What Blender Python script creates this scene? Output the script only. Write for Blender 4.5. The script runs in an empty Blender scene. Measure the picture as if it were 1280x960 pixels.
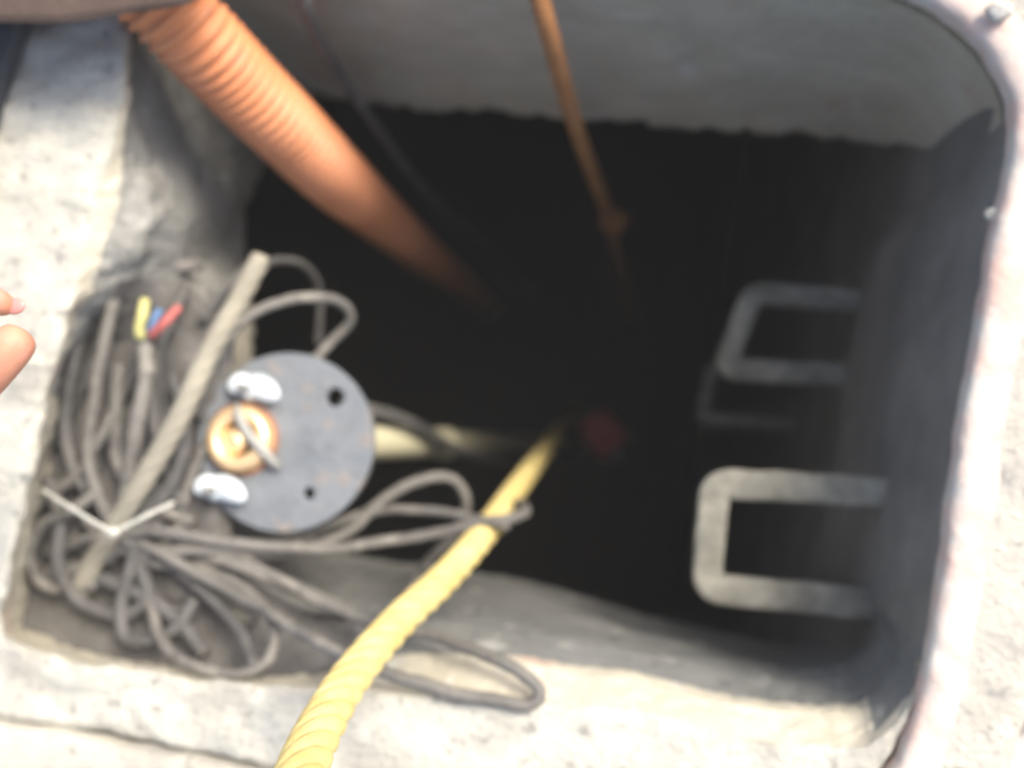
import bpy, math, random
from mathutils import Vector, Matrix, noise

S = bpy.context.scene
COL = S.collection
R = math.radians
random.seed(7)

# ------------------------------------------------------------------ camera
H = 0.75                 # lens height above the slab
F = 1108.0               # focal length in pixels of a 1280 px wide frame
_Z = Vector((-160 / F, 65 / F, 1.0)).normalized()      # world up seen from the camera
_Y = (Vector((0, 1, 0)) - _Z * _Z.y).normalized()
_X = _Y.cross(_Z)
MR = Matrix((_X, _Y, _Z))                               # camera -> world
cam_d = bpy.data.cameras.new('camera')
cam = bpy.data.objects.new('camera', cam_d)
COL.objects.link(cam)
cam.matrix_world = Matrix.Translation((0, 0, H)) @ MR.to_4x4()
cam_d.sensor_width = 36
cam_d.lens = 36 * F / 1280
cam_d.clip_start = 0.02
cam_d.clip_end = 500
cam_d.dof.use_dof = True
cam_d.dof.focus_distance = 0.50
cam_d.dof.aperture_fstop = 2.5
S.camera = cam


def P(px, py, z):
    d = MR @ Vector(((px - 640) / F, (480 - py) / F, -1.0))
    t = (z - H) / d.z
    return Vector((0, 0, H)) + d * t


# ------------------------------------------------------------------ light
SUN_EL, SUN_AZ = 48, 50      # azimuth measured clockwise from +Y
w = bpy.data.worlds.new('World')
S.world = w
w.use_nodes = True
nt = w.node_tree
sky = nt.nodes.new('ShaderNodeTexSky')
sky.sky_type = 'NISHITA'
sky.sun_disc = False
sky.sun_elevation = R(SUN_EL)
sky.sun_rotation = R(SUN_AZ)
sky.air_density = 1.0
sky.dust_density = 5.0
sky.ozone_density = 1.0
bg = nt.nodes['Background']
bg.inputs['Strength'].default_value = 0.15
nt.links.new(sky.outputs[0], bg.inputs[0])
sd = bpy.data.lights.new('sun', 'SUN')
sd.energy = 2.3
sd.angle = R(22)
sd.color = (1.0, 0.93, 0.80)
so = bpy.data.objects.new('sun', sd)
COL.objects.link(so)
_sv = Vector((math.sin(R(SUN_AZ)) * math.cos(R(SUN_EL)), math.cos(R(SUN_AZ)) * math.cos(R(SUN_EL)), math.sin(R(SUN_EL))))
so.rotation_euler = _sv.to_track_quat('Z', 'Y').to_euler()
so.location = _sv * 5
S.view_settings.view_transform = 'Standard'
S.view_settings.look = 'None'
S.view_settings.exposure = 1.08
S.view_settings.gamma = 1
S.view_settings.use_curve_mapping = False
S.render.engine = 'CYCLES'
S.cycles.use_denoising = True
S.cycles.max_bounces = 8
S.cycles.diffuse_bounces = 5
S.cycles.filter_width = 2.4


# ------------------------------------------------------------------ materials
def mat(name, stops, scale=6.0, rough=0.85, bump=0.0, bscale=60.0, metallic=0.0, detail=6.0, spots=None, spec=0.3, bdist=0.004, streak=None):
    """stops: list of (pos, colour) run over object-space noise; spots: (scale, threshold, colour, softness)"""
    m = bpy.data.materials.new(name)
    m.use_nodes = True
    t = m.node_tree
    b = t.nodes['Principled BSDF']
    b.inputs['Roughness'].default_value = rough
    b.inputs['Metallic'].default_value = metallic
    b.inputs['Specular IOR Level'].default_value = spec
    geo = t.nodes.new('ShaderNodeNewGeometry')
    mp = t.nodes.new('ShaderNodeMapping')
    if streak:
        mp.inputs['Scale'].default_value = streak
    t.links.new(geo.outputs['Position'], mp.inputs['Vector'])
    if isinstance(stops[0], (int, float)):
        stops = [(0.0, stops), (1.0, stops)]
    n = t.nodes.new('ShaderNodeTexNoise')
    n.inputs['Scale'].default_value = scale
    n.inputs['Detail'].default_value = detail
    n.inputs['Roughness'].default_value = 0.62
    t.links.new(mp.outputs[0], n.inputs['Vector'])
    cr = t.nodes.new('ShaderNodeValToRGB')
    els = cr.color_ramp.elements
    while len(els) < len(stops):
        els.new(0.5)
    for e, (p, c) in zip(els, stops):
        e.position = p
        e.color = (c[0], c[1], c[2], 1)
    t.links.new(n.outputs['Fac'], cr.inputs[0])
    out = cr.outputs[0]
    for sc, th, c, soft in (spots or []):
        n2 = t.nodes.new('ShaderNodeTexNoise')
        n2.inputs['Scale'].default_value = sc
        n2.inputs['Detail'].default_value = 4
        t.links.new(geo.outputs['Position'], n2.inputs['Vector'])
        r2 = t.nodes.new('ShaderNodeMapRange')
        r2.inputs['From Min'].default_value = th
        r2.inputs['From Max'].default_value = th + soft
        t.links.new(n2.outputs['Fac'], r2.inputs['Value'])
        mx = t.nodes.new('ShaderNodeMix')
        mx.data_type = 'RGBA'
        t.links.new(r2.outputs[0], mx.inputs['Factor'])
        t.links.new(out, mx.inputs['A'])
        mx.inputs['B'].default_value = (c[0], c[1], c[2], 1)
        out = mx.outputs['Result']
    t.links.new(out, b.inputs['Base Color'])
    if bump:
        n3 = t.nodes.new('ShaderNodeTexNoise')
        n3.inputs['Scale'].default_value = bscale
        n3.inputs['Detail'].default_value = 8
        n3.inputs['Roughness'].default_value = 0.65
        t.links.new(geo.outputs['Position'], n3.inputs['Vector'])
        bp = t.nodes.new('ShaderNodeBump')
        bp.inputs['Strength'].default_value = bump
        bp.inputs['Distance'].default_value = bdist
        t.links.new(n3.outputs['Fac'], bp.inputs['Height'])
        t.links.new(bp.outputs[0], b.inputs['Normal'])
    return m


M = {}
M['concrete'] = mat('concrete', [(0.25, (.44, .43, .375)), (0.5, (.55, .54, .475)), (0.72, (.66, .64, .56))], 26, .9, 1.0, 150, bdist=.006, detail=10,
                    spots=[(60, .59, (.32, .31, .28), .10), (11, .53, (.40, .385, .34), .14), (170, .64, (.28, .27, .25), .08)])
M['neck'] = mat('neck_concrete', [(0.28, (.42, .39, .31)), (0.5, (.49, .46, .375)), (0.72, (.58, .54, .45))], 12, .9, 1.0, 120,
                spots=[(16, .62, (.50, .36, .29), .12), (30, .66, (.56, .56, .52), .06)], streak=(1, 1, 1.6))
M['near'] = mat('shaded_near_concrete', [(0.28, (.12, .125, .12)), (0.5, (.165, .17, .165)), (0.72, (.22, .22, .21))], 9, .8, .7, 55,  # neck concrete again, darker: the near wall's shade mixed into its colour
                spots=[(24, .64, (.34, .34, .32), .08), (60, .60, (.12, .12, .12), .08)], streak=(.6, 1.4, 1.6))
M['side'] = mat('shaded_side_concrete', [(0.28, (.16, .16, .15)), (0.5, (.23, .23, .215)), (0.72, (.34, .335, .31))], 12, .9, 1.0, 110,  # darker copy of the neck concrete, left wall shade put into the colour
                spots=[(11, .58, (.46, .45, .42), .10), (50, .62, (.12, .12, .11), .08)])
M['right_wall'] = mat('dark_wall', [(0.3, (.145, .14, .13)), (0.55, (.20, .193, .178)), (0.75, (.27, .26, .235))], 11, .8, .6, 60,  # darker grey concrete for the right lining and the tank wall below
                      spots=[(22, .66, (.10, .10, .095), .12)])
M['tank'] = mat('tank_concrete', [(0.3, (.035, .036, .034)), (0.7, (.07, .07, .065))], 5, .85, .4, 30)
M['frame'] = mat('frame_concrete', [(0.25, (.42, .395, .345)), (0.5, (.55, .525, .455)), (0.75, (.63, .60, .52))], 25, .9, 1.0, 170, bdist=.006, detail=10,
                 spots=[(12, .54, (.42, .40, .36), .14), (18, .64, (.52, .38, .33), .12), (70, .60, (.34, .33, .30), .08)])
M['ground'] = mat('ground_concrete', [(0.3, (.27, .26, .25)), (0.5, (.42, .41, .38)), (0.7, (.52, .50, .47))], 18, .92, .6, 80,
                  spots=[(30, .58, (.17, .15, .14), .08)])
M['yellow'] = mat('yellow_rope', [(0.3, (.58, .44, .15)), (0.7, (.74, .62, .28))], 40, .6, .5, 260, spec=.4)
M['orange'] = mat('orange_hose', [(0.3, (.55, .20, .085)), (0.7, (.65, .275, .125))], 8, .5, 0, spec=.45,
                  spots=[(26, .64, (.42, .17, .10), .1)])
M['orope'] = mat('brown_rope', [(0.3, (.30, .13, .05)), (0.7, (.40, .20, .08))], 30, .8, .5, 300)
M['cable'] = mat('grey_cable', [(0.3, (.10, .096, .088)), (0.7, (.16, .153, .14))], 16, .6, .25, 120,
                 spots=[(22, .56, (.21, .20, .175), .1), (60, .60, (.09, .085, .08), .06)])
M['cable_d'] = mat('dark_cable', [(0.3, (.06, .059, .058)), (0.7, (.115, .112, .108))], 16, .6, .25, 120,
                   spots=[(26, .60, (.16, .15, .14), .1)])
M['khaki'] = mat('khaki_rope', [(0.3, (.22, .205, .165)), (0.7, (.33, .31, .25))], 24, .85, .5, 220)
M['plate'] = mat('flange_steel', [(0.3, (.105, .120, .135)), (0.7, (.165, .182, .20))], 26, .5, .5, 120, spec=.5,
                 spots=[(30, .60, (.20, .175, .16), .12), (110, .62, (.09, .09, .095), .08)])
M['zinc'] = mat('zinc_white', [(0.3, (.46, .52, .56)), (0.7, (.58, .63, .66))], 40, .35, .1, 200, spec=.6)
M['brass'] = mat('brass', [(0.3, (.88, .58, .30)), (0.7, (.95, .72, .42))], 40, .3, .1, 200, metallic=.6, spec=.6)
M['rust'] = mat('rust_ring', [(0.3, (.20, .10, .06)), (0.7, (.28, .15, .10))], 60, .9, .4, 250)
M['hole'] = mat('dark_hole', (.01, .01, .011), 10, .9)
M['bolt'] = mat('dull_bolt', [(0.3, (.12, .13, .13)), (0.7, (.2, .2, .19))], 60, .6, .2, 200, spec=.5)
M['pvc'] = mat('cream_pipe', [(0.3, (.62, .58, .38)), (0.7, (.72, .69, .50))], 10, .45, 0, spec=.5)
M['red'] = mat('red_plastic', [(0.3, (.62, .09, .10)), (0.7, (.74, .13, .13))], 14, .5, 0)
M['rustlid'] = mat('rusty_steel', [(0.3, (.075, .052, .042)), (0.7, (.105, .074, .060))], 14, .9, .5, 120)
M['slate'] = mat('slate_steel', [(0.3, (.045, .05, .06)), (0.7, (.065, .07, .08))], 14, .6, .3, 120)
M['white_tie'] = mat('nylon_tie', (.45, .45, .40), 10, .4, 0)
M['wire_y'] = mat('yellow_wire', (.46, .44, .18), 10, .5, 0)
M['wire_b'] = mat('blue_wire', (.09, .17, .32), 10, .5, 0)
M['wire_r'] = mat('red_wire', (.36, .10, .09), 10, .5, 0)
M['tape'] = mat('grey_tape', (.30, .30, .28), 10, .5, 0)
M['skin'] = mat('skin', [(0.3, (.44, .19, .125)), (0.7, (.52, .25, .165))], 40, .5, .15, 300,
                spots=[(30, .58, (.66, .30, .25), .15)])
M['nail'] = mat('nail', (.50, .22, .20), 10, .3, 0)
M['sleeve'] = mat('brown_cloth', [(0.3, (.10, .07, .055)), (0.7, (.15, .11, .09))], 60, .95, .5, 300)
M['dirt'] = mat('silt', [(0.3, (.08, .076, .072)), (0.6, (.13, .125, .12)), (0.75, (.20, .19, .18))], 22, .95, .8, 90)
mw = bpy.data.materials.new('water'); mw.use_nodes = True
_b = mw.node_tree.nodes['Principled BSDF']
_b.inputs['Base Color'].default_value = (.012, .013, .012, 1); _b.inputs['Roughness'].default_value = .9; _b.inputs['Specular IOR Level'].default_value = .1
M['water'] = mw


# ------------------------------------------------------------------ helpers
def mesh_obj(name, verts, faces, m, parent=None, smooth=True, mats=None, fm=None):
    me = bpy.data.meshes.new(name)
    me.from_pydata([tuple(v) for v in verts], [], faces)
    me.update()
    for mm in (mats or [m]):
        me.materials.append(mm)
    if fm:
        me.polygons.foreach_set('material_index', fm)
    me.polygons.foreach_set('use_smooth', [smooth] * len(me.polygons))
    o = bpy.data.objects.new(name, me)
    COL.objects.link(o)
    if parent:
        o.parent = parent
    return o


def tag(o, label=None, cat=None, group=None, kind=None):
    if label: o['label'] = label
    if cat: o['category'] = cat
    if group: o['group'] = group
    if kind: o['kind'] = kind
    return o


def empty(name, loc=(0, 0, 0), rot=None):
    o = bpy.data.objects.new(name, None)
    o.empty_display_size = .05
    o.location = loc
    if rot is not None:
        o.rotation_euler = rot
    COL.objects.link(o)
    return o


def spline(pts, step=.004, closed=False):
    """Catmull-Rom through pts (tuples of equal length), resampled to a fixed step in the first three values"""
    pts = [tuple(p) for p in pts]
    n = len(pts)
    out = []
    segs = n if closed else n - 1
    for i in range(segs):
        if closed:
            p0, p1, p2, p3 = pts[i - 1], pts[i], pts[(i + 1) % n], pts[(i + 2) % n]
        else:
            p1, p2 = pts[i], pts[i + 1]
            p0 = pts[i - 1] if i else tuple(2 * a - b for a, b in zip(p1, p2))
            p3 = pts[i + 2] if i + 2 < n else tuple(2 * b - a for a, b in zip(p1, p2))
        d = math.dist(p1[:3], p2[:3])
        k = max(2, int(d / step))
        for j in range(k):
            t = j / k
            out.append(tuple(.5 * (2 * b + (c - a) * t + (2 * a - 5 * b + 4 * c - e) * t * t + (3 * b - a - 3 * c + e) * t ** 3)
                             for a, b, c, e in zip(p0, p1, p2, p3)))
    if not closed:
        out.append(pts[-1])
    return out


def frames(path):
    fr = []
    n = len(path)
    up = None
    for i in range(n):
        a = path[max(0, i - 1)]; b = path[min(n - 1, i + 1)]
        T = (b - a)
        T = T.normalized() if T.length > 1e-9 else Vector((0, 0, 1))
        if up is None:
            up = T.orthogonal().normalized()
        up = (up - T * up.dot(T)).normalized()
        fr.append((T, up, T.cross(up)))
    return fr


def sweep(path, radf, seg=14, cap=True):
    """path: list of Vector; radf(i, ang, s) -> radius"""
    fr = frames(path)
    V, Fc = [], []
    s = 0
    for i, p in enumerate(path):
        if i:
            s += (p - path[i - 1]).length
        T, U, W = fr[i]
        for k in range(seg):
            a = 2 * math.pi * k / seg
            r = radf(i, a, s)
            V.append(p + U * (r * math.cos(a)) + W * (r * math.sin(a)))
    for i in range(len(path) - 1):
        for k in range(seg):
            k2 = (k + 1) % seg
            Fc.append((i * seg + k, i * seg + k2, (i + 1) * seg + k2, (i + 1) * seg + k))
    if cap:
        Fc.append(tuple(range(seg))[::-1])
        Fc.append(tuple((len(path) - 1) * seg + k for k in range(seg)))
    return V, Fc


def tube(name, pxz, r, m, parent=None, wob=.0, step=.005, seg=12, label=None, cat=None, group=None):
    """pxz: (px, py, z) waypoints along a real cable"""
    pts = [P(*q[:3]) for q in pxz]
    path = [Vector(q) for q in spline([tuple(p) for p in pts], step)]
    if wob:
        path = [p + noise.noise_vector(p * 9 + Vector((3, 7, r * 900))) * wob + noise.noise_vector(p * 30 + Vector((1, 2, r * 500))) * wob * .4 for p in path]
    V, Fc = sweep(path, lambda i, a, s: r * (1 + .05 * math.sin(s * 300)), seg)
    o = mesh_obj(name, V, Fc, m, parent)
    if label:
        tag(o, label, cat, group)
    return o


def rope(name, pxz, r, m, strands=3, pitch=.05, step=.004, parent=None):
    pts = [P(*q[:3]) for q in pxz]
    path = [Vector(q) for q in spline([tuple(p) for p in pts], step)]
    fr = frames(path)
    V, Fc = [], []
    for k in range(strands):
        sub = []
        s = 0
        for i, p in enumerate(path):
            if i:
                s += (p - path[i - 1]).length
            a = 2 * math.pi * (s / pitch + k / strands)
            T, U, W = fr[i]
            sub.append(p + (U * math.cos(a) + W * math.sin(a)) * r * (.5 if strands < 5 else .44))
        v, f = sweep(sub, lambda i, a, s: r * .57, 12)
        o = len(V)
        V += v
        Fc += [tuple(x + o for x in q) for q in f]
    return mesh_obj(name, V, Fc, m, parent)


def lathe(prof, seg=48, close=True):
    """prof: (r, z) pairs from top centre outwards"""
    V, Fc = [], []
    for r, z in prof:
        for k in range(seg):
            a = 2 * math.pi * k / seg
            V.append((r * math.cos(a), r * math.sin(a), z))
    for i in range(len(prof) - 1):
        for k in range(seg):
            k2 = (k + 1) % seg
            Fc.append((i * seg + k2, i * seg + k, (i + 1) * seg + k, (i + 1) * seg + k2))
    if close:
        Fc.append(tuple(range(seg)))
        Fc.append(tuple((len(prof) - 1) * seg + k for k in range(seg))[::-1])
    return V, Fc


# ------------------------------------------------------------------ shaft neck (opening through the slab)
# columns of waypoints round the opening, clockwise from the far left corner
# A: outer edge of the shelf, R0: lip, R1: foot of the chamfer, R2: ledge, RB: broken lower edge of the slab
Z0 = 0.0
C = [
 # A              R0            R1 (x,y,z)          R2                  RB
 [(60,-120),   (175,-80),   (190,-70,-.04),   (250,-10,-.15),   (392,118,-.40)],
 [(400,-76),   (400,-72),   (402,-62,-.03),   (420,10,-.15),    (470,134,-.40)],
 [(650,-62),   (650,-58),   (650,-48,-.03),   (648,25,-.15),    (640,143,-.40)],
 [(900,-46),   (900,-42),   (899,-33,-.03),   (885,40,-.15),    (850,160,-.40)],
 [(1060,-34),  (1060,-30),  (1058,-20,-.03),  (1040,50,-.15),   (1010,172,-.40)],
 [(1164,-5),   (1160,-2),   (1155,6,-.03),    (1140,75,-.14),   (1105,181,-.36)],
 [(1232,50),   (1228,52),   (1222,58,-.02),   (1205,110,-.10),  (1160,185,-.25)],
 [(1268,113),  (1264,115),  (1258,119,-.02),  (1238,145,-.08),  (1190,188,-.22)],
 [(1272,190),  (1268,190),  None, None, None],
 [(1249,290),  (1245,290),  None, None, None],
 [(1226,420),  (1222,420),  None, None, None],
 [(1207,550),  (1203,550),  None, None, None],
 [(1189,680),  (1185,680),  None, None, None],
 [(1172,800),  (1168,800),  None, None, None],
 [(1157,893),  (1146,872),  (1128,838,-.05),  (1108,796,-.13),  (1082,738,-.40)],
 [(1085,975),  (1080,932),  (1075,888,-.04),  (1065,846,-.12),  (1045,788,-.40)],
 [(960,1035),  (955,930),   (955,888,-.035),   (960,852,-.11),   (985,806,-.42)],
 [(800,1030),  (800,896),   (800,853,-.035),  (800,815,-.11),   (845,778,-.48)],
 [(600,1000),  (600,875),   (600,828,-.035),  (600,782,-.11),   (640,722,-.50)],
 [(340,958),   (340,860),   (345,846,-.07),   (370,765,-.13),   (430,690,-.48)],
 [(110,912),   (110,830),   (122,818,-.10),   (270,700,-.135),  (330,630,-.40)],
 [(-150,865),  (8,795),     (30,785,-.10),    (270,640,-.135),  (322,560,-.40)],
 [(-135,700),  (18,690),    (40,690,-.10),    (285,560,-.135),  (320,470,-.40)],
 [(-110,560),  (42,580),    (62,578,-.10),    (285,480,-.135),  (317,390,-.40)],
 [(-85,450),   (68,450),    (90,450,-.10),    (275,400,-.135),  (310,330,-.40)],
 [(-60,340),   (95,345),    (150,350,-.05),   (225,350,-.13),   (305,290,-.40)],
 [(-42,255),   (112,255),   (190,270,-.045),  (235,275,-.12),   (318,240,-.40)],
 [(-20,160),   (140,180),   (168,185,-.035),  (230,180,-.14),   (335,190,-.40)],
 [(-2,85),     (160,60),    (172,64,-.03),    (235,90,-.14),    (360,150,-.40)],
]
K = len(C)
SUBN = 22


def ring(idx):
    pts = []
    for c in C:
        q = c[idx]
        if idx == 0:
            p = P(q[0], q[1], 0)
            if c[2] is None or q[0] > 1150:
                p = P(c[1][0] + .8, c[1][1] - .3, 0)
        elif idx == 1:
            p = P(q[0], q[1], 0)
        elif q is None:
            b = P(c[1][0], c[1][1], 0)
            zz = {2: -.03, 3: -.13, 4: -.40}[idx]
            p = Vector((b.x - (-zz) * .03, b.y, zz))
        else:
            p = P(*q)
        pts.append(p)
    out = []
    for i in range(K):
        p0, p1, p2, p3 = pts[i - 1], pts[i], pts[(i + 1) % K], pts[(i + 2) % K]
        for j in range(SUBN):
            t = j / SUBN
            q = .5 * (2 * p1 + (p2 - p0) * t + (2 * p0 - 5 * p1 + 4 * p2 - p3) * t * t + (3 * p1 - p0 - 3 * p2 + p3) * t ** 3)
            out.append(q * .6 + p1.lerp(p2, t) * .4)
    return out


rings = [ring(i) for i in range(5)]
N = len(rings[0])
cen = P(680, 430, 0); cen.z = 0
rows = []          # (list of Vector, noise amplitude vector, tag)
g = []
for i in range(N):
    p = rings[0][i]; d = (p - cen); d.z = 0; g.append(p + d.normalized() * .05 + Vector((0, 0, -.025)))
rows.append((g, 0))
rows.append(([p + Vector((0, 0, -.025)) for p in rings[0]], .3))
sub = [10, 12, 12, 30]
for b in range(4):
    for j in range(sub[b]):
        t = j / sub[b]
        rows.append(([rings[b][i].lerp(rings[b + 1][i], t) for i in range(N)], 1))
rows.append((rings[4], 1.0))
for dd, zz in ((.012, -.012), (.05, -.03), (.4, -.03), (2.6, -.03)):
    g = []
    for i in range(N):
        p = rings[4][i]; d = (p - cen); d.z = 0
        g.append(Vector((p.x, p.y, 0)) + d.normalized() * dd + Vector((0, 0, (p.z if dd < .1 else -.40) + zz)))
    rows.append((g, .3))
V, Fc, FM = [], [], []
NR = len(rows)
for ri, (row, amp) in enumerate(rows):
    for i, p in enumerate(row):
        q = p.copy()
        u = i / SUBN
        right = 7.3 < u < 14.0
        if amp:
            a = .0045 * amp * (.35 if (right or u > 4.5) and u < 14 else 1)
            q += noise.noise_vector(p * 20) * a * .55 + noise.noise_vector(p * 70) * a * .35 + noise.noise_vector(p * 160) * a * .30
            # worn lip on the left and a broken lower edge
            if 2 <= ri <= 28 and u > 18.5:
                q += noise.noise_vector(p * 34 + Vector((9, 1, 4))) * .005 + noise.noise_vector(p * 90) * .003
            if ri >= 54 and amp == 1 and not right:
                kk = (ri - 53) / 13
                n1 = noise.noise(Vector((p.x * 28, p.y * 28, 2))) + .6 * noise.noise(Vector((p.x * 75, p.y * 75, 5)))
                q.z += max(0, n1) * (.05 if u < 7 or u > 20 else .015) * kk
        V.append(q)
for ri in range(NR - 1):
    for i in range(N):
        i2 = (i + 1) % N
        Fc.append((ri * N + i, ri * N + i2, (ri + 1) * N + i2, (ri + 1) * N + i))
        u = i / SUBN
        mi = 0
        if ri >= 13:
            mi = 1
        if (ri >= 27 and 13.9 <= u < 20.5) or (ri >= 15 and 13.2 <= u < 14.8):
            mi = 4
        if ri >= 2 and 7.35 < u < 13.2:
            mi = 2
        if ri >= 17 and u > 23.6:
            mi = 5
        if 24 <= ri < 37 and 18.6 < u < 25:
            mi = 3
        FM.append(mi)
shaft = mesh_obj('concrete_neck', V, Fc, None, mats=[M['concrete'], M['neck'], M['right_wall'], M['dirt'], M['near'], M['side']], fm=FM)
tag(shaft, 'rough grey concrete neck and shelf lining the square tank opening', 'concrete opening')

# raised concrete frame round the shelf
K0, K1 = 0, 21
fr_in, fr_out = [], []
i0, i1 = 0, K1 * SUBN + 1
for i in range(i0, i1):
    p = rings[0][i]
    u = i / SUBN
    d = (p - cen); d.z = 0; d.normalize()
    gap = .002 if (u < 13.6) else min(.006, -.0045 + (u - 13.6) * .010)
    if u < 13.6: gap = -.0045 if u > 3 else -.002
    p2 = Vector((p.x, p.y, 0)) + d * gap
    fr_in.append((p2, d))
V, Fc = [], []
prof = [(0, -.008), (0, .004), (.001, .007), (.004, .0105), (.010, .0125), (.018, .0138), (.03, .0145), (.06, .0155), (.078, .013), (.084, .008), (.085, -.02)]
for (p, d) in fr_in:
    for a, z in prof:
        q = p + d * a + Vector((0, 0, z))
        q += noise.noise_vector(q * 60) * .0016 + noise.noise_vector(q * 18) * .0022
        V.append(q)
L = len(prof)
for i in range(len(fr_in) - 1):
    for j in range(L - 1):
        Fc.append((i * L + j, i * L + j + 1, (i + 1) * L + j + 1, (i + 1) * L + j))
FMm = []
for i in range(len(fr_in) - 1):
    for j in range(L - 1):
        FMm.append(1 if (4 * SUBN < i < 15.5 * SUBN and j < 6) else 0)
M['painted'] = mat('faded_red_paint', [(0.38, (.55, .52, .47)), (0.58, (.58, .44, .38)), (0.75, (.58, .33, .27))], 30, .85, .5, 120)
fo = mesh_obj('concrete_collar', V, Fc, None, mats=[M['frame'], M['painted']], fm=FMm)
tag(fo, 'pale raised concrete frame with reddish paint traces along the right and bottom of the opening', 'collar')
# a chip of mortar on the right lip, and one bolt head at the top right corner
def lump(name, c, r, m, sq=(1, 1, .6), seed=0, parent=None, amp=.35):
    V, Fc = [], []
    A, B = 16, 10
    for i in range(B + 1):
        th = math.pi * i / B
        for k in range(A):
            ph = 2 * math.pi * k / A
            d = Vector((math.sin(th) * math.cos(ph), math.sin(th) * math.sin(ph), math.cos(th)))
            rr = r * (1 + amp * noise.noise(d * 1.7 + Vector((seed * 3.1, seed, 0))))
            V.append(Vector(c) + Vector((d.x * rr * sq[0], d.y * rr * sq[1], d.z * rr * sq[2])))
    for i in range(B):
        for k in range(A):
            k2 = (k + 1) % A
            Fc.append((i * A + k, (i + 1) * A + k, (i + 1) * A + k2, i * A + k2))
    return mesh_obj(name, V, Fc, m, parent)
o = lump('mortar_chip', P(1246, 268, -.004), .0075, M['concrete'], (1.3, .8, .7), 3)
tag(o, 'small pale mortar chip stuck on the right lip of the opening', 'chip')

# ground to the horizon, with the hole for frame and shelf
rr = []
for i in range(N):
    p = rings[0][i]; d = (p - cen); d.z = 0; d.normalize()
    rr.append((Vector((p.x, p.y, 0)), d))
V, Fc = [], []
offs = [.02, .084, .10, .13, .2, .35, .7, 1.5, 4, 12, 60]
for k, a in enumerate(offs):
    for (p, d) in rr:
        q = p + d * a + Vector((0, 0, -.022 if k == 0 else -.003))
        if 1 < k < 7: q.z += noise.noise(q * 25) * .003
        V.append(q)
for k in range(len(offs) - 1):
    for i in range(N):
        i2 = (i + 1) % N
        Fc.append((k * N + i2, k * N + i, (k + 1) * N + i, (k + 1) * N + i2))
ground = mesh_obj('ground', V, Fc, M['ground'])
tag(ground, kind='structure')

# ------------------------------------------------------------------ tank below
def box(name, lo, hi, m, rot=0, org=(0, 0, 0), parent=None):
    xs, ys, zs = (lo[0], hi[0]), (lo[1], hi[1]), (lo[2], hi[2])
    V = [Vector((x, y, z)) for z in zs for y in ys for x in xs]
    Rm = Matrix.Rotation(rot, 3, 'Z')
    V = [Rm @ v + Vector(org) for v in V]
    Fc = [(0, 2, 3, 1), (4, 5, 7, 6), (0, 1, 5, 4), (2, 6, 7, 3), (0, 4, 6, 2), (1, 3, 7, 5)]
    return mesh_obj(name, V, Fc, m, parent, smooth=False)
a = P(1258, 230, 0); b = P(1170, 790, 0)
ang = math.atan2(a.y - b.y, a.x - b.x)           # direction of the right hand wall
RW = Vector((b.x, b.y, 0))
rz = ang - math.pi / 2
M['deep_wall'] = mat('dark_deep_wall', [(0.3, (.05, .053, .06)), (0.7, (.10, .10, .105))], 11, .8, .6, 60)
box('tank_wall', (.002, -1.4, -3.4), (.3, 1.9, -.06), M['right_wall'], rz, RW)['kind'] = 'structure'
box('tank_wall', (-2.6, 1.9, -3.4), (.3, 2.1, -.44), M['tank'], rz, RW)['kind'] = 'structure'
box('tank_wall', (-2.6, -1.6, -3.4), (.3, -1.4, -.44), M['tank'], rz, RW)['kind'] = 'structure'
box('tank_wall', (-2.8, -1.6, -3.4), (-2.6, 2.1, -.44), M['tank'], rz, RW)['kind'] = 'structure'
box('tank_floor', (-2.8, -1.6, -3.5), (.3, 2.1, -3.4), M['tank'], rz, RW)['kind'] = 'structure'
box('water', (-2.6, -1.4, -3.399), (-.013, 1.9, -3.25), M['water'], rz, RW)['kind'] = 'structure'

hz = box('haze', (-62, -62, -3.55), (62, 62, 0.95), None, 0)  # thin volume added to lift the dark tones in the pit
hz['kind'] = 'stuff'
mh = bpy.data.materials.new('haze'); mh.use_nodes = True
for n_ in list(mh.node_tree.nodes):
    if n_.type != 'OUTPUT_MATERIAL': mh.node_tree.nodes.remove(n_)
pv = mh.node_tree.nodes.new('ShaderNodeVolumePrincipled')
pv.inputs['Density'].default_value = .015
pv.inputs['Color'].default_value = (.9, .9, .88, 1)
mh.node_tree.links.new(pv.outputs[0], [n_ for n_ in mh.node_tree.nodes if n_.type == 'OUTPUT_MATERIAL'][0].inputs['Volume'])
hz.data.materials.clear(); hz.data.materials.append(mh)

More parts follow.
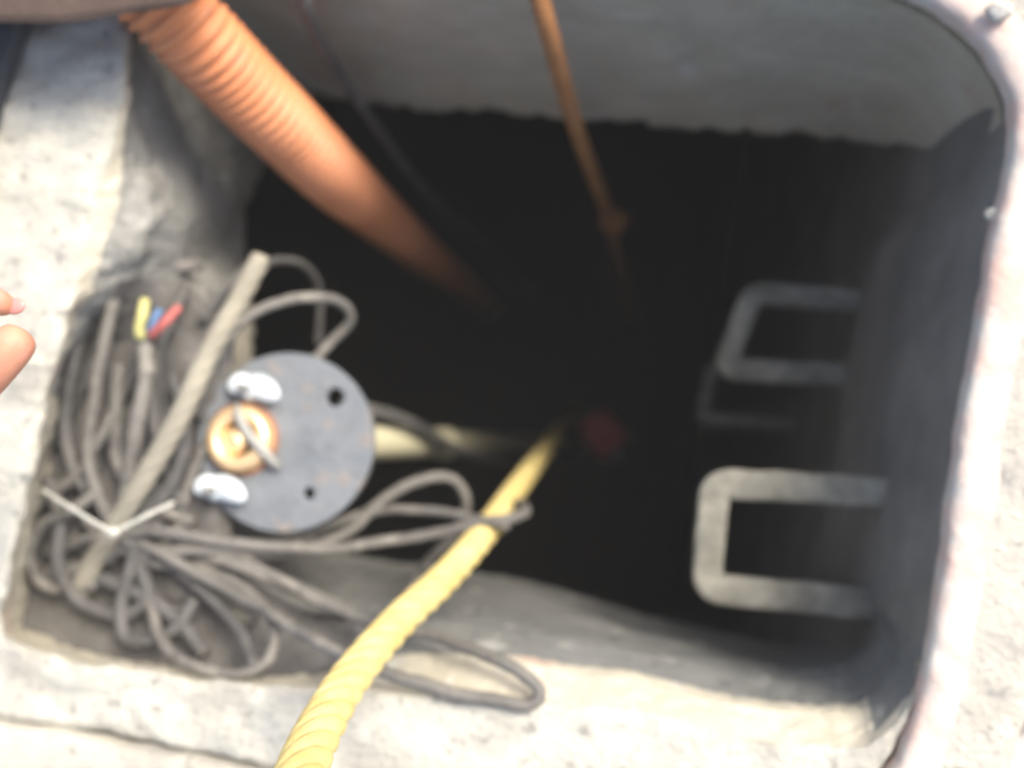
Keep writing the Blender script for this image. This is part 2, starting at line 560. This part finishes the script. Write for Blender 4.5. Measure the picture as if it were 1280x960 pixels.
# ------------------------------------------------------------------ step irons on the right wall
M['step'] = mat('crusted_step', [(0.3, (.11, .107, .09)), (0.52, (.20, .195, .165)), (0.7, (.32, .31, .26))], 26, .9, .7, 110)
def step_iron(corners, z, rad, labels):
    """corners: px of (upper wall end, upper tip, lower tip, lower wall end)"""
    a, b, c, d = [P(x, y, z) for x, y in corners]
    k = .019
    path = []
    def straight(p, q):
        for j in range(12):
            path.append(p.lerp(q, j / 12))
    def corner(p, q, r_):
        s0 = q + (p - q).normalized() * k; s1 = q + (r_ - q).normalized() * k
        for j in range(8):
            t = j / 8
            path.append(s0 * (1 - t) ** 2 + q * 2 * t * (1 - t) + s1 * t * t)
        return s1
    straight(a, b + (a - b).normalized() * k)
    e = corner(a, b, c)
    straight(e, c + (b - c).normalized() * k)
    e = corner(b, c, d)
    straight(e, d); path.append(d)
    sm = path
    V, Fc = [], []
    seg = 20
    mid = (a + b + c + d) / 4
    for i, p in enumerate(sm):
        T = (sm[min(i + 1, len(sm) - 1)] - sm[max(i - 1, 0)]).normalized()
        side = T.cross(Vector((0, 0, 1))).normalized()
        for q in range(seg):
            an = 2 * math.pi * (q + .5) / seg
            cx, cz = math.cos(an), math.sin(an)
            x = math.copysign(abs(cx) ** .45, cx) * rad * (1.0 + .12 * noise.noise(p * 75 + Vector((an, 0, 0))))
            z_ = math.copysign(abs(cz) ** .45, cz) * rad * .55 * (1.0 + .2 * noise.noise(p * 90 + Vector((0, an, 0))))
            V.append(p + side * x + Vector((0, 0, z_)))
    for i in range(len(sm) - 1):
        for q in range(seg):
            q2 = (q + 1) % seg
            Fc.append((i * seg + q, i * seg + q2, (i + 1) * seg + q2, (i + 1) * seg + q))
    Fc.append(tuple(range(seg))[::-1]); Fc.append(tuple((len(sm) - 1) * seg + q for q in range(seg)))
    o = mesh_obj('step_iron', V, Fc, M['step'])
    tag(o, labels, 'step iron', 'step irons climbing the right wall')
    return o
step_iron([(1135, 618), (893, 603), (882, 735), (1120, 758)], -.18, .0155, 'topmost and largest pale crusted step iron, lower right of the shaft')
step_iron([(1100, 378), (940, 366), (905, 462), (1082, 470)], -.41, .0140, 'second dim grey step iron, further up the photo on the right wall')
step_iron([(1010, 462), (892, 452), (876, 523), (1000, 530)], -.85, .0105, 'faint dark third step iron deep behind the dim one')

# ------------------------------------------------------------------ orange corrugated hose
pts = [(-60, -200, .055), (60, -110, .040), (150, -50, .036), (222, 22, .006), (285, 88, -.05), (352, 155, -.13), (420, 222, -.27),
       (475, 270, -.58), (530, 317, -1.05), (575, 352, -1.8), (610, 380, -2.9), (613, 383, -3.3)]
path = [Vector(q) for q in spline([tuple(P(*p)) for p in pts], .0011)]
PITCH = .0112
V, Fc = sweep(path, lambda i, a_, s: .0375 + .0030 * math.cos(2 * math.pi * (s / PITCH) + a_), 36)
hose = mesh_obj('suction_hose', V, Fc, M['orange'])
tag(hose, 'thick orange corrugated suction hose running down into the dark tank', 'hose')

# thin dark cable behind the hose
tube('cable', [(330, -110, .02), (372, -20, -.01), (405, 60, -.12), (450, 130, -.25), (520, 225, -.55), (580, 285, -1.0), (640, 340, -2.0), (670, 370, -3.2)],
     .0065, M['cable_d'], label='thin dark cable hanging down the far wall beside the orange hose', cat='cable')

# ------------------------------------------------------------------ brown rope with a knot
rp = [(630, -130, .03), (655, -62, .022), (668, -25, -.02), (686, 40, -.06), (708, 120, -.17), (727, 180, -.32), (745, 228, -.5), (762, 275, -.75),
      (772, 320, -1.1), (783, 370, -1.8), (790, 410, -3.0), (791, 415, -3.25)]
root = empty('thin_rope', P(668, -62, 0))
tag(root, 'thin orange brown rope with a knot hanging from the far edge', 'rope')
o = rope('cord', rp, .0092, M['orope'], 3, .03)
o.parent = root; o.matrix_parent_inverse = Matrix.Translation(root.location).inverted()
kn = P(764, 278, -.75)
kv, kf = [], []
for q in range(2):
    cpts = []
    for j in range(10):
        t = 2 * math.pi * j / 9
        cpts.append(kn + Vector((.013 * math.cos(t) + .004 * q, .013 * math.sin(t) * (.6 + .5 * q), .010 * math.sin(2 * t + q) + .008 * q)))
    pp = [Vector(x) for x in spline([tuple(x) for x in cpts], .003)]
    v, f = sweep(pp, lambda i, a_, s: .0082, 10)
    off = len(kv); kv += v; kf += [tuple(x + off for x in y) for y in f]
tail = [Vector(x) for x in spline([tuple(kn), tuple(kn + Vector((.014, .002, .006))), tuple(kn + Vector((.028, .006, -.004)))], .003)]
v, f = sweep(tail, lambda i, a_, s: .0078, 10)
off = len(kv); kv += v; kf += [tuple(x + off for x in y) for y in f]
o = mesh_obj('knot', kv, kf, M['orope'], root); o.matrix_parent_inverse = Matrix.Translation(root.location).inverted()

# ------------------------------------------------------------------ yellow rope
yp = [(352, 1060, .36), (372, 980, .29), (398, 915, .215), (440, 845, .12), (500, 775, .01), (560, 718, -.09), (610, 660, -.2), (640, 618, -.34),
      (668, 580, -.6), (695, 543, -1.2), (712, 520, -2.2), (720, 510, -3.2)]
yr = rope('yellow_rope', yp, .0150, M['yellow'], 5, .13, .003)
tag(yr, 'thick twisted yellow rope rising from the dark tank towards the viewer', 'rope')

# ------------------------------------------------------------------ round flange with fittings
FZ = -.112
fc = P(356, 552, FZ)
fl = empty('level_sensor', fc, (R(-3), R(4), 0))
tag(fl, 'round grey flange with two white wing nuts, brass fitting and cream pipe below', 'pipe flange')
def loc(px, py, z=0.0):
    q = P(px, py, FZ) - fc
    return Vector((q.x, q.y, z))
FR = .0915
# plate with two through holes: polar grid with holes cut by real geometry
def disc_with_holes(Rad, th, holes):
    import bmesh
    bm = bmesh.new()
    vo = [bm.verts.new((Rad * math.cos(2 * math.pi * k / 96), Rad * math.sin(2 * math.pi * k / 96), 0)) for k in range(96)]
    ed = [bm.edges.new((vo[k], vo[(k + 1) % 96])) for k in range(96)]
    for (x, y, r) in holes:
        vh = [bm.verts.new((x + r * math.cos(2 * math.pi * k / 24), y + r * math.sin(2 * math.pi * k / 24), 0)) for k in range(24)]
        ed += [bm.edges.new((vh[k], vh[(k + 1) % 24])) for k in range(24)]
    bmesh.ops.triangle_fill(bm, use_beauty=True, use_dissolve=False, edges=ed)
    bmesh.ops.recalc_face_normals(bm, faces=bm.faces)
    if sum(f.normal.z for f in bm.faces) < 0:
        bmesh.ops.reverse_faces(bm, faces=bm.faces)
    r = bmesh.ops.extrude_face_region(bm, geom=bm.faces[:])
    for v in [x for x in r['geom'] if isinstance(x, bmesh.types.BMVert)]:
        v.co.z -= th
    bmesh.ops.recalc_face_normals(bm, faces=bm.faces)
    me = bpy.data.meshes.new('plate'); bm.to_mesh(me); bm.free()
    return me
h1 = loc(416, 496); h2 = loc(386, 617)
me = disc_with_holes(FR, .012, [(h1.x, h1.y, .0095), (h2.x, h2.y, .0062)])
me.materials.append(M['plate'])
pl = bpy.data.objects.new('plate', me); COL.objects.link(pl); pl.parent = fl
bv = pl.modifiers.new('bevel', 'BEVEL'); bv.width = .0014; bv.segments = 2; bv.limit_method = 'ANGLE'
# brass fitting
bc = loc(305, 549)
v, f = lathe([(.0385, 0.0008), (.0385, .002), (.036, .0022)], 48)
o = mesh_obj('rust_washer', [Vector(x) + bc for x in v], f, M['rust'], fl)
v, f = lathe([(.0185, .004), (.0185, .015), (.0205, .0175), (.029, .0175), (.0325, .014), (.0335, .003)], 48)
br = mesh_obj('brass_ring', [Vector(x) + bc for x in v], f[:-2], M['brass'], fl)
v, f = lathe([(.001, .0145), (.010, .0135), (.0138, .009), (.0139, .0045)], 36)
mesh_obj('plug', [Vector(x) * 1.0 + bc + Vector((-.0052, -.002, 0)) for x in v], f, M['brass'], br)
v, f = lathe([(.001, .0045), (.0186, .0042), (.0187, .0035)], 36)
mesh_obj('socket', [Vector(x) + bc for x in v], f, M['hole'], br)
a0 = loc(305, 520, .021); a1 = loc(320, 543, .022); a2 = loc(342, 570, .018); a3 = loc(350, 586, .0045)
st = [Vector(x) for x in spline([tuple(x) for x in (loc(300, 508, .010), a0 + Vector((.002, 0, -.001)), a1, a2, a3)], .003)]
fr_ = frames(st)
V, Fc = [], []
for p, (T, U, W) in zip(st, fr_):
    side = T.cross(Vector((0, 0, 1))).normalized(); upv = side.cross(T)
    for sx, sz in ((-1, -1), (1, -1), (1, 1), (-1, 1)):
        V.append(p + side * .0048 * sx + upv * .0015 * sz)
for i in range(len(st) - 1):
    for k in range(4):
        Fc.append((i * 4 + k, i * 4 + (k + 1) % 4, i * 4 + 4 + (k + 1) % 4, i * 4 + 4 + k))
Fc += [(3, 2, 1, 0), tuple((len(st) - 1) * 4 + k for k in range(4))]
mesh_obj('strap', V, Fc, M['tape'], fl)

def wing_nut(c, rot):
    """hub with two rounded upswept wings"""
    hub_v, hub_f = lathe([(.0035, .016), (.0075, .0155), (.0095, .010), (.0115, .002), (.0115, .0008)], 24)
    V = [Vector(x) for x in hub_v]; Fc = list(hub_f)
    for sgn, ln, wd in ((-1, .020, .0115), (1, .038, .0130)):
        # outline of a wing in (x, z) lobes with thickness in y
        A_, B_ = 14, 12
        off = len(V)
        for i in range(B_ + 1):
            th = math.pi * i / B_
            for k in range(A_):
                ph = 2 * math.pi * k / A_
                x = math.sin(th) * math.cos(ph); y = math.sin(th) * math.sin(ph); z = math.cos(th)
                X = sgn * (ln * .36) + x * ln * .62
                V.append(Vector((X, y * wd + .005 - abs(X) ** 2 * 6, .010 + z * .0055 + abs(X) * .22)))
        for i in range(B_):
            for k in range(A_):
                k2 = (k + 1) % A_
                Fc.append((off + i * A_ + k, off + (i + 1) * A_ + k, off + (i + 1) * A_ + k2, off + i * A_ + k2))
    Rm = Matrix.Rotation(rot, 3, 'Z')
    w_ = mesh_obj('wing_nut', [Rm @ x + c for x in V], Fc, M['zinc'], fl)
    sv, sf = lathe([(.0045, .030), (.005, .029), (.005, .0)], 16)
    mesh_obj('stud', [Vector(x) + c for x in sv], sf, M['bolt'], w_)
    return w_
wing_nut(loc(314, 488), R(-6))
wing_nut(loc(276, 613), R(-4))
# cream riser pipe under the flange
pa = fc + Vector((0, 0, -.014)); pb = P(726, 556, -3.2)
pp = [pa.lerp(pb, t / 60) for t in range(61)]
V, Fc = sweep(pp, lambda i, a_, s: .0225, 28)
o = mesh_obj('riser_pipe', V, Fc, M['pvc'], fl)
bpy.context.view_layer.update()
o.matrix_parent_inverse = fl.matrix_world.inverted()
for t, nm in ((.2, 'coupling'),):
    c0 = pa.lerp(pb, t); c1 = pa.lerp(pb, t + .016)
    V, Fc = sweep([c0.lerp(c1, k / 4) for k in range(5)], lambda i, a_, s: .027, 28)
    o2 = mesh_obj(nm, V, Fc, M['pvc'], o)
tube('cable', [(430, 505, -.30), (490, 520, -.40), (530, 538, -.51), (565, 560, -.66), (610, 572, -.92), (670, 570, -1.5), (725, 556, -2.9), (735, 550, -3.2)],
     .009, M['cable_d'], label='black cable wound loosely across the cream pipe under the flange', cat='cable')

# red float at the pipe foot
fl2 = empty('float', P(754, 543, -1.8))
tag(fl2, 'dim red float in the dark at the lower end of the cream pipe', 'float')
def capsule(r, ln, seg=28):
    pr = []
    for k in range(9):
        a_ = math.pi / 2 * k / 8
        pr.append((max(.001, r * math.sin(a_)), ln / 2 + r * .7 * math.cos(a_)))
    for k in range(9):
        a_ = math.pi / 2 * (1 - k / 8)
        pr.append((max(.001, r * math.sin(a_)), -ln / 2 - r * .7 * math.cos(a_)))
    return lathe(pr, seg)
v, f = capsule(.056, .06)
Rm = Matrix.Rotation(R(50), 3, 'X') @ Matrix.Rotation(R(35), 3, 'Y')
bo = mesh_obj('body', [Rm @ Vector(x) for x in v], f, M['red'], fl2)
v, f = lathe([(.009, .095), (.014, .093), (.014, .06)], 16)
mesh_obj('cap', [Rm @ Vector(x) for x in v], f, M['bolt'], fl2)

# ------------------------------------------------------------------ cables
G = 'cables tangled at the left of the opening'
def cb(pts, r, m, label, wob=.003):
    return tube('cable', pts, r * .82, M[m], wob=wob * 1.4, label=label, cat='cable', group=G)
kr = rope('fibre_rope', [(326, 322, -.10), (300, 372, -.085), (262, 440, -.06), (225, 520, -.05), (185, 590, -.05), (150, 648, -.06), (118, 700, -.075), (98, 742, -.09)],
          .0105, M['khaki'], 5, .10)
tag(kr, 'stiff khaki fibre rope slanting over the cables left of the flange', 'rope')
cb([(250, 520, -.10), (285, 425, -.08), (330, 388, -.10), (385, 373, -.13), (428, 380, -.16), (436, 402, -.18), (415, 425, -.18), (385, 455, -.16)], .0068, 'cable', 'grey cable arching in a loop above the flange')
cb([(250, 400, -.12), (300, 345, -.15), (345, 325, -.2), (385, 335, -.25), (400, 370, -.30), (398, 430, -.33)], .0055, 'cable_d', 'dark cable making the faint high loop beside the fibre rope tip')
cb([(60, 690, -.09), (130, 672, -.075), (210, 668, -.07), (300, 682, -.09), (400, 686, -.13), (500, 674, -.17), (590, 655, -.17), (632, 648, -.17), (655, 640, -.2), (650, 628, -.27), (628, 640, -.26)], .0072, 'cable', 'long grey cable passing under the flange and wrapping the yellow rope')
cb([(90, 640, -.09), (180, 700, -.08), (290, 702, -.10), (380, 668, -.15), (460, 640, -.19), (540, 640, -.19), (600, 650, -.175), (638, 655, -.17)], .0062, 'cable', 'grey cable meeting the yellow rope just above the longest one')
cb([(130, 690, -.085), (240, 690, -.08), (350, 692, -.12), (430, 668, -.16), (480, 625, -.2), (525, 598, -.22), (565, 598, -.24), (583, 625, -.26), (572, 665, -.27), (535, 705, -.27), (505, 745, -.26)], .0075, 'cable', 'grey cable rising in a narrow loop between flange and yellow rope')
cb([(120, 660, -.09), (200, 690, -.07), (270, 730, -.07), (340, 768, -.045), (410, 805, -.01), (480, 838, .007), (560, 864, .008), (625, 876, .008), (666, 880, .008), (676, 862, .008), (640, 832, .004), (590, 808, -.015), (535, 792, -.045), (470, 778, -.06), (390, 745, -.09), (300, 700, -.10)], .0068, 'cable', 'grey cable bent in a long flat loop over the pale near shelf')
cb([(180, 690, -.09), (185, 750, -.08), (205, 805, -.05), (250, 838, -.03), (300, 848, -.02), (338, 828, -.03), (345, 790, -.05), (322, 750, -.07), (280, 722, -.08), (220, 705, -.09)], .0066, 'cable', 'grey cable coiled round at the lower left corner')
cb([(240, 690, -.09), (300, 705, -.09), (350, 725, -.10), (400, 745, -.11), (440, 762, -.12)], .0085, 'cable', 'short thick cable lying on the near edge under the flange')
cb([(110, 380, -.08), (95, 450, -.075), (85, 530, -.08), (100, 600, -.08), (150, 640, -.085), (200, 660, -.09)], .0085, 'cable_d', 'outermost dark cable hugging the left wall')
cb([(150, 350, -.07), (132, 420, -.065), (118, 500, -.07), (112, 580, -.07), (135, 650, -.07), (190, 700, -.08)], .008, 'cable', 'grey cable dropping along the left wall, second from the concrete')
cb([(185, 435, -.07), (178, 480, -.06), (168, 530, -.055), (160, 590, -.06), (150, 650, -.07), (120, 700, -.08), (60, 715, -.09)], .0095, 'cable', 'thick grey cable running down from the bare coloured wires')
cb([(235, 360, -.11), (205, 420, -.09), (190, 500, -.085), (200, 570, -.09), (230, 640, -.10)], .0075, 'cable_d', 'dark cable between the fibre rope and the coloured wires')
cb([(60, 600, -.08), (75, 650, -.07), (70, 700, -.07), (95, 750, -.08), (150, 770, -.08), (185, 745, -.08), (170, 700, -.08)], .0082, 'cable_d', 'dark cable curled in the far lower left of the tangle')
cb([(120, 620, -.07), (90, 640, -.06), (50, 660, -.065), (35, 700, -.07), (60, 735, -.08), (120, 730, -.08)], .0075, 'cable', 'grey cable turning back against the left concrete edge')
cb([(210, 610, -.085), (180, 640, -.08), (165, 700, -.075), (150, 760, -.075), (160, 800, -.07), (215, 790, -.07), (245, 750, -.08)], .008, 'cable_d', 'dark cable sagging into the silt below the tie')
cb([(140, 520, -.08), (120, 560, -.075), (95, 600, -.08), (55, 625, -.08), (40, 650, -.085)], .007, 'cable', 'short grey cable crossing behind the left end of the tie')
cb([(215, 470, -.09), (230, 530, -.085), (215, 600, -.08), (175, 655, -.08), (130, 700, -.08)], .0085, 'cable_d', 'dark cable lying under the fibre rope')
cb([(205, 700, -.09), (255, 740, -.08), (300, 790, -.06), (320, 835, -.025)], .007, 'cable_d', 'dark cable end leaning on the near lip inside the coil')
cb([(75, 560, -.10), (105, 480, -.10), (140, 400, -.10), (190, 345, -.11), (250, 330, -.14)], .0085, 'cable_d', 'dark cable arching over the top end of the tangle')
cb([(150, 455, -.09), (145, 520, -.085), (150, 580, -.09), (175, 625, -.09), (240, 655, -.10)], .0085, 'cable', 'grey cable bowed behind the cable that holds the bare wires')
cb([(215, 400, -.10), (175, 450, -.10), (135, 530, -.10), (105, 620, -.10), (80, 700, -.10)], .0085, 'cable_d', 'dark cable slanting under the others from bare wires to lower left')
cb([(255, 560, -.10), (235, 610, -.10), (225, 660, -.10), (240, 720, -.10), (280, 760, -.09), (320, 775, -.08)], .008, 'cable', 'grey cable coming from under the left rim of the flange')
cb([(45, 720, -.09), (100, 715, -.085), (165, 735, -.085), (220, 770, -.08), (255, 815, -.07)], .009, 'cable_d', 'dark cable along the bottom left corner of the pocket')
# wire ends
we = empty('wire_connector', P(182, 425, -.065))
tag(we, 'grey cable end with bare yellow, blue and red wires above the tangle', 'wire ends')
def wire(nm, pts, r, m):
    o = tube(nm, pts, r, M[m], step=.002, seg=10)
    o.parent = we; o.matrix_parent_inverse = Matrix.Translation(we.location).inverted()
wire('sheath', [(184, 470, -.062), (182, 440, -.06), (182, 418, -.058)], .008, 'cable')
wire('yellow_wire', [(176, 422, -.05), (174, 410, -.045), (178, 394, -.043), (181, 376, -.05)], .0052, 'wire_y')
wire('blue_wire', [(187, 418, -.053), (192, 402, -.05), (200, 388, -.055)], .0038, 'wire_b')
wire('red_wire', [(189, 420, -.05), (204, 405, -.045), (224, 384, -.055)], .0046, 'wire_r')
# nylon tie
tr = tube('cable_tie', [(52, 612, -.035), (78, 628, -.022), (110, 648, -.018), (134, 662, -.018), (142, 666, -.018), (152, 661, -.018), (180, 646, -.022), (218, 628, -.035)], .0020, M['white_tie'], step=.003, seg=8)
hd = lump('tie_head', P(141, 665, -.018), .0055, M['white_tie'], (1.2, .9, .8), 2, amp=.1)
hd.parent = tr
tag(tr, 'thin white nylon tie bent in a V across the cable tangle', 'cable tie')
# silt heaps and small stones in the pocket
for i, (x, y, z, r) in enumerate([(170, 770, -.105, .045), (255, 790, -.10, .035), (95, 700, -.11, .04), (110, 500, -.11, .035), (160, 430, -.115, .04), (200, 600, -.125, .05), (130, 600, -.12, .045)]):
    pass
def heap():
    V, Fc = [], []
    n = 60
    # one continuous silt bed over the pocket
    c0 = P(20, 380, -.1); 
    for j in range(n + 1):
        for i in range(n + 1):
            q = P(20 + 300 * i / n, 355 + 465 * j / n, -.118)
            h_ = noise.noise(Vector((q.x, q.y, 0)) * 14) * .016 + noise.noise(Vector((q.x, q.y, 3)) * 45) * .007
            e = min(i, n - i, j, n - j) / n
            q.z += h_ + (.004 if e > .16 else .004 - .05 * (1 - e / .16))
            V.append(q)
    for j in range(n):
        for i in range(n):
            a_ = j * (n + 1) + i
            x = 20 + 300 * (i + .5) / n; y = 340 + 480 * (j + .5) / n
            if x < 285 - max(0, (y - 640)) * -.1 and x > 60 - (y - 450) * .12:
                Fc.append((a_, a_ + n + 1, a_ + n + 2, a_ + 1))
    return mesh_obj('silt', V, Fc, M['dirt'])
tag(heap(), kind='stuff', label='grey brown silt under the cable tangle', cat='silt')

# ------------------------------------------------------------------ rusty lid over the far left corner, slate cover plate beside the shelf
def slab(name, outline, z, th, m, round_=.006):
    path = spline([tuple(P(x, y, z)) for x, y in outline], .01, closed=True)
    n = len(path)
    c = sum((Vector(p) for p in path), Vector()) / n
    V, Fc = [], []
    for dz, ins in ((0, round_), (-round_ * .4, round_ * .3), (-round_, 0), (-th + round_, 0), (-th, round_)):
        for p in path:
            p = Vector(p)
            V.append(p + (c - p).normalized() * ins + Vector((0, 0, dz)))
    for r_ in range(4):
        for k in range(n):
            k2 = (k + 1) % n
            Fc.append((r_ * n + k2, r_ * n + k, (r_ + 1) * n + k, (r_ + 1) * n + k2))
    Fc.append(tuple(range(n))); Fc.append(tuple(4 * n + k for k in range(n))[::-1])
    return mesh_obj(name, V, Fc, m)
lid = slab('hatch_lid', [(-160, 20), (0, 24), (80, 23), (160, 12), (235, -1), (268, -34), (275, -90), (262, -200), (60, -215), (-100, -200), (-150, -120), (-150, 0)], .096, .01, M['rustlid'])
tag(lid, 'rusty brown lid edge propped over the hose at the far left corner', 'lid')
hg = slab('prop_block', [(-120, -190), (20, -200), (25, -150), (-115, -140)], .087, .09, M['rustlid'], .004)
hg.name = 'prop'; hg.parent = lid
cov = slab('cover_plate', [(22, 25), (2, 85), (-25, 175), (-60, 330), (-120, 330), (-330, 300), (-330, 0), (-60, -60), (45, -60)], .022, .02, M['slate'], .003)
tag(cov, 'dark slate grey cover plate edge at the upper left corner of the photo', 'cover plate')

# ------------------------------------------------------------------ hand at the left edge
HZ = .27
hand_pts = {}
def hv(px, py, z): return P(px * 1.12 + 14, (py - 430) * 1.12 + 424, z)
def skin_obj(name, pts, edges, rad, m, parent=None, lv=2):
    me = bpy.data.meshes.new(name)
    me.from_pydata([tuple(p) for p in pts], edges, [])
    me.materials.append(m)
    o = bpy.data.objects.new(name, me); COL.objects.link(o)
    s = o.modifiers.new('skin', 'SKIN'); s.use_smooth_shade = True
    for i, r in enumerate(rad):
        me.skin_vertices[0].data[i].radius = (r, r)
        me.skin_vertices[0].data[i].use_root = (i == 0)
    ss = o.modifiers.new('sub', 'SUBSURF'); ss.levels = lv; ss.render_levels = lv
    if parent: o.parent = parent
    return o
pts, ed, rd = [], [], []
def add(p, r, prev=None):
    pts.append(p); rd.append(r)
    if prev is not None: ed.append((prev, len(pts) - 1))
    return len(pts) - 1
palm = add(hv(-175, 430, HZ + .01), .030)
wrist = add(hv(-290, 450, HZ + .03), .025, palm)
fa1 = add(hv(-430, 470, HZ + .04), .031, wrist)
fa2 = add(hv(-620, 500, HZ + .03), .038, fa1)
kn1 = add(hv(-120, 385, HZ + .014), .016, palm)     # index knuckle
i1 = add(hv(-65, 372, HZ + .018), .0108, kn1)
i2 = add(hv(-25, 384, HZ + .006), .0098, i1)
i3 = add(hv(4, 397, HZ - .010), .0078, i2)
kn2 = add(hv(-125, 425, HZ + .02), .016, palm)
m1 = add(hv(-75, 432, HZ - .010), .0105, kn2)
m2 = add(hv(-82, 440, HZ - .035), .0098, m1)
m3 = add(hv(-115, 442, HZ - .042), .0088, m2)
kn3 = add(hv(-135, 462, HZ + .014), .015, palm)
r1 = add(hv(-92, 478, HZ - .014), .0098, kn3)
r2 = add(hv(-98, 478, HZ - .038), .0092, r1)
r3 = add(hv(-128, 474, HZ - .044), .0085, r2)
kn4 = add(hv(-155, 492, HZ + .006), .013, palm)
p1 = add(hv(-115, 512, HZ - .014), .0088, kn4)
p2 = add(hv(-122, 510, HZ - .034), .0082, p1)
p3 = add(hv(-148, 506, HZ - .040), .0075, p2)
t1 = add(hv(-90, 520, HZ - .0), .0185, palm)
t2 = add(hv(-35, 475, HZ + .012), .0150, t1)
t3 = add(hv(-4, 442, HZ + .012), .0138, t2)
t4 = add(hv(18, 418, HZ + .006), .0120, t3)
hd = skin_obj('person', pts, ed, rd, M['skin'])
tag(hd, 'bare fingertips of a hand reaching in at the left edge of the photo', 'person')
nl = lump('nail', hv(3, 393, HZ - .004), .0058, M['nail'], (1.3, .9, .35), 1, amp=.05); nl.parent = hd
sl_path = [Vector(q) for q in spline([tuple(hv(-400, 465, HZ + .036)), tuple(hv(-520, 484, HZ + .036)), tuple(hv(-760, 520, HZ + .03))], .01)]
V, Fc = sweep(sl_path, lambda i, a_, s: .044 + .004 * math.sin(s * 70 + math.sin(a_ * 3)), 24, cap=False)
slv = mesh_obj('sleeve', V, Fc, M['sleeve'], hd)
slv.modifiers.new('sol', 'SOLIDIFY').thickness = .003

# pebbles on the right frame corner
o = lump('pebble', P(1250, 14, .022), .008, M['ground'], (1.3, 1, .6), 5)
tag(o, 'small grey pebble on the frame at the top right corner', 'pebble')
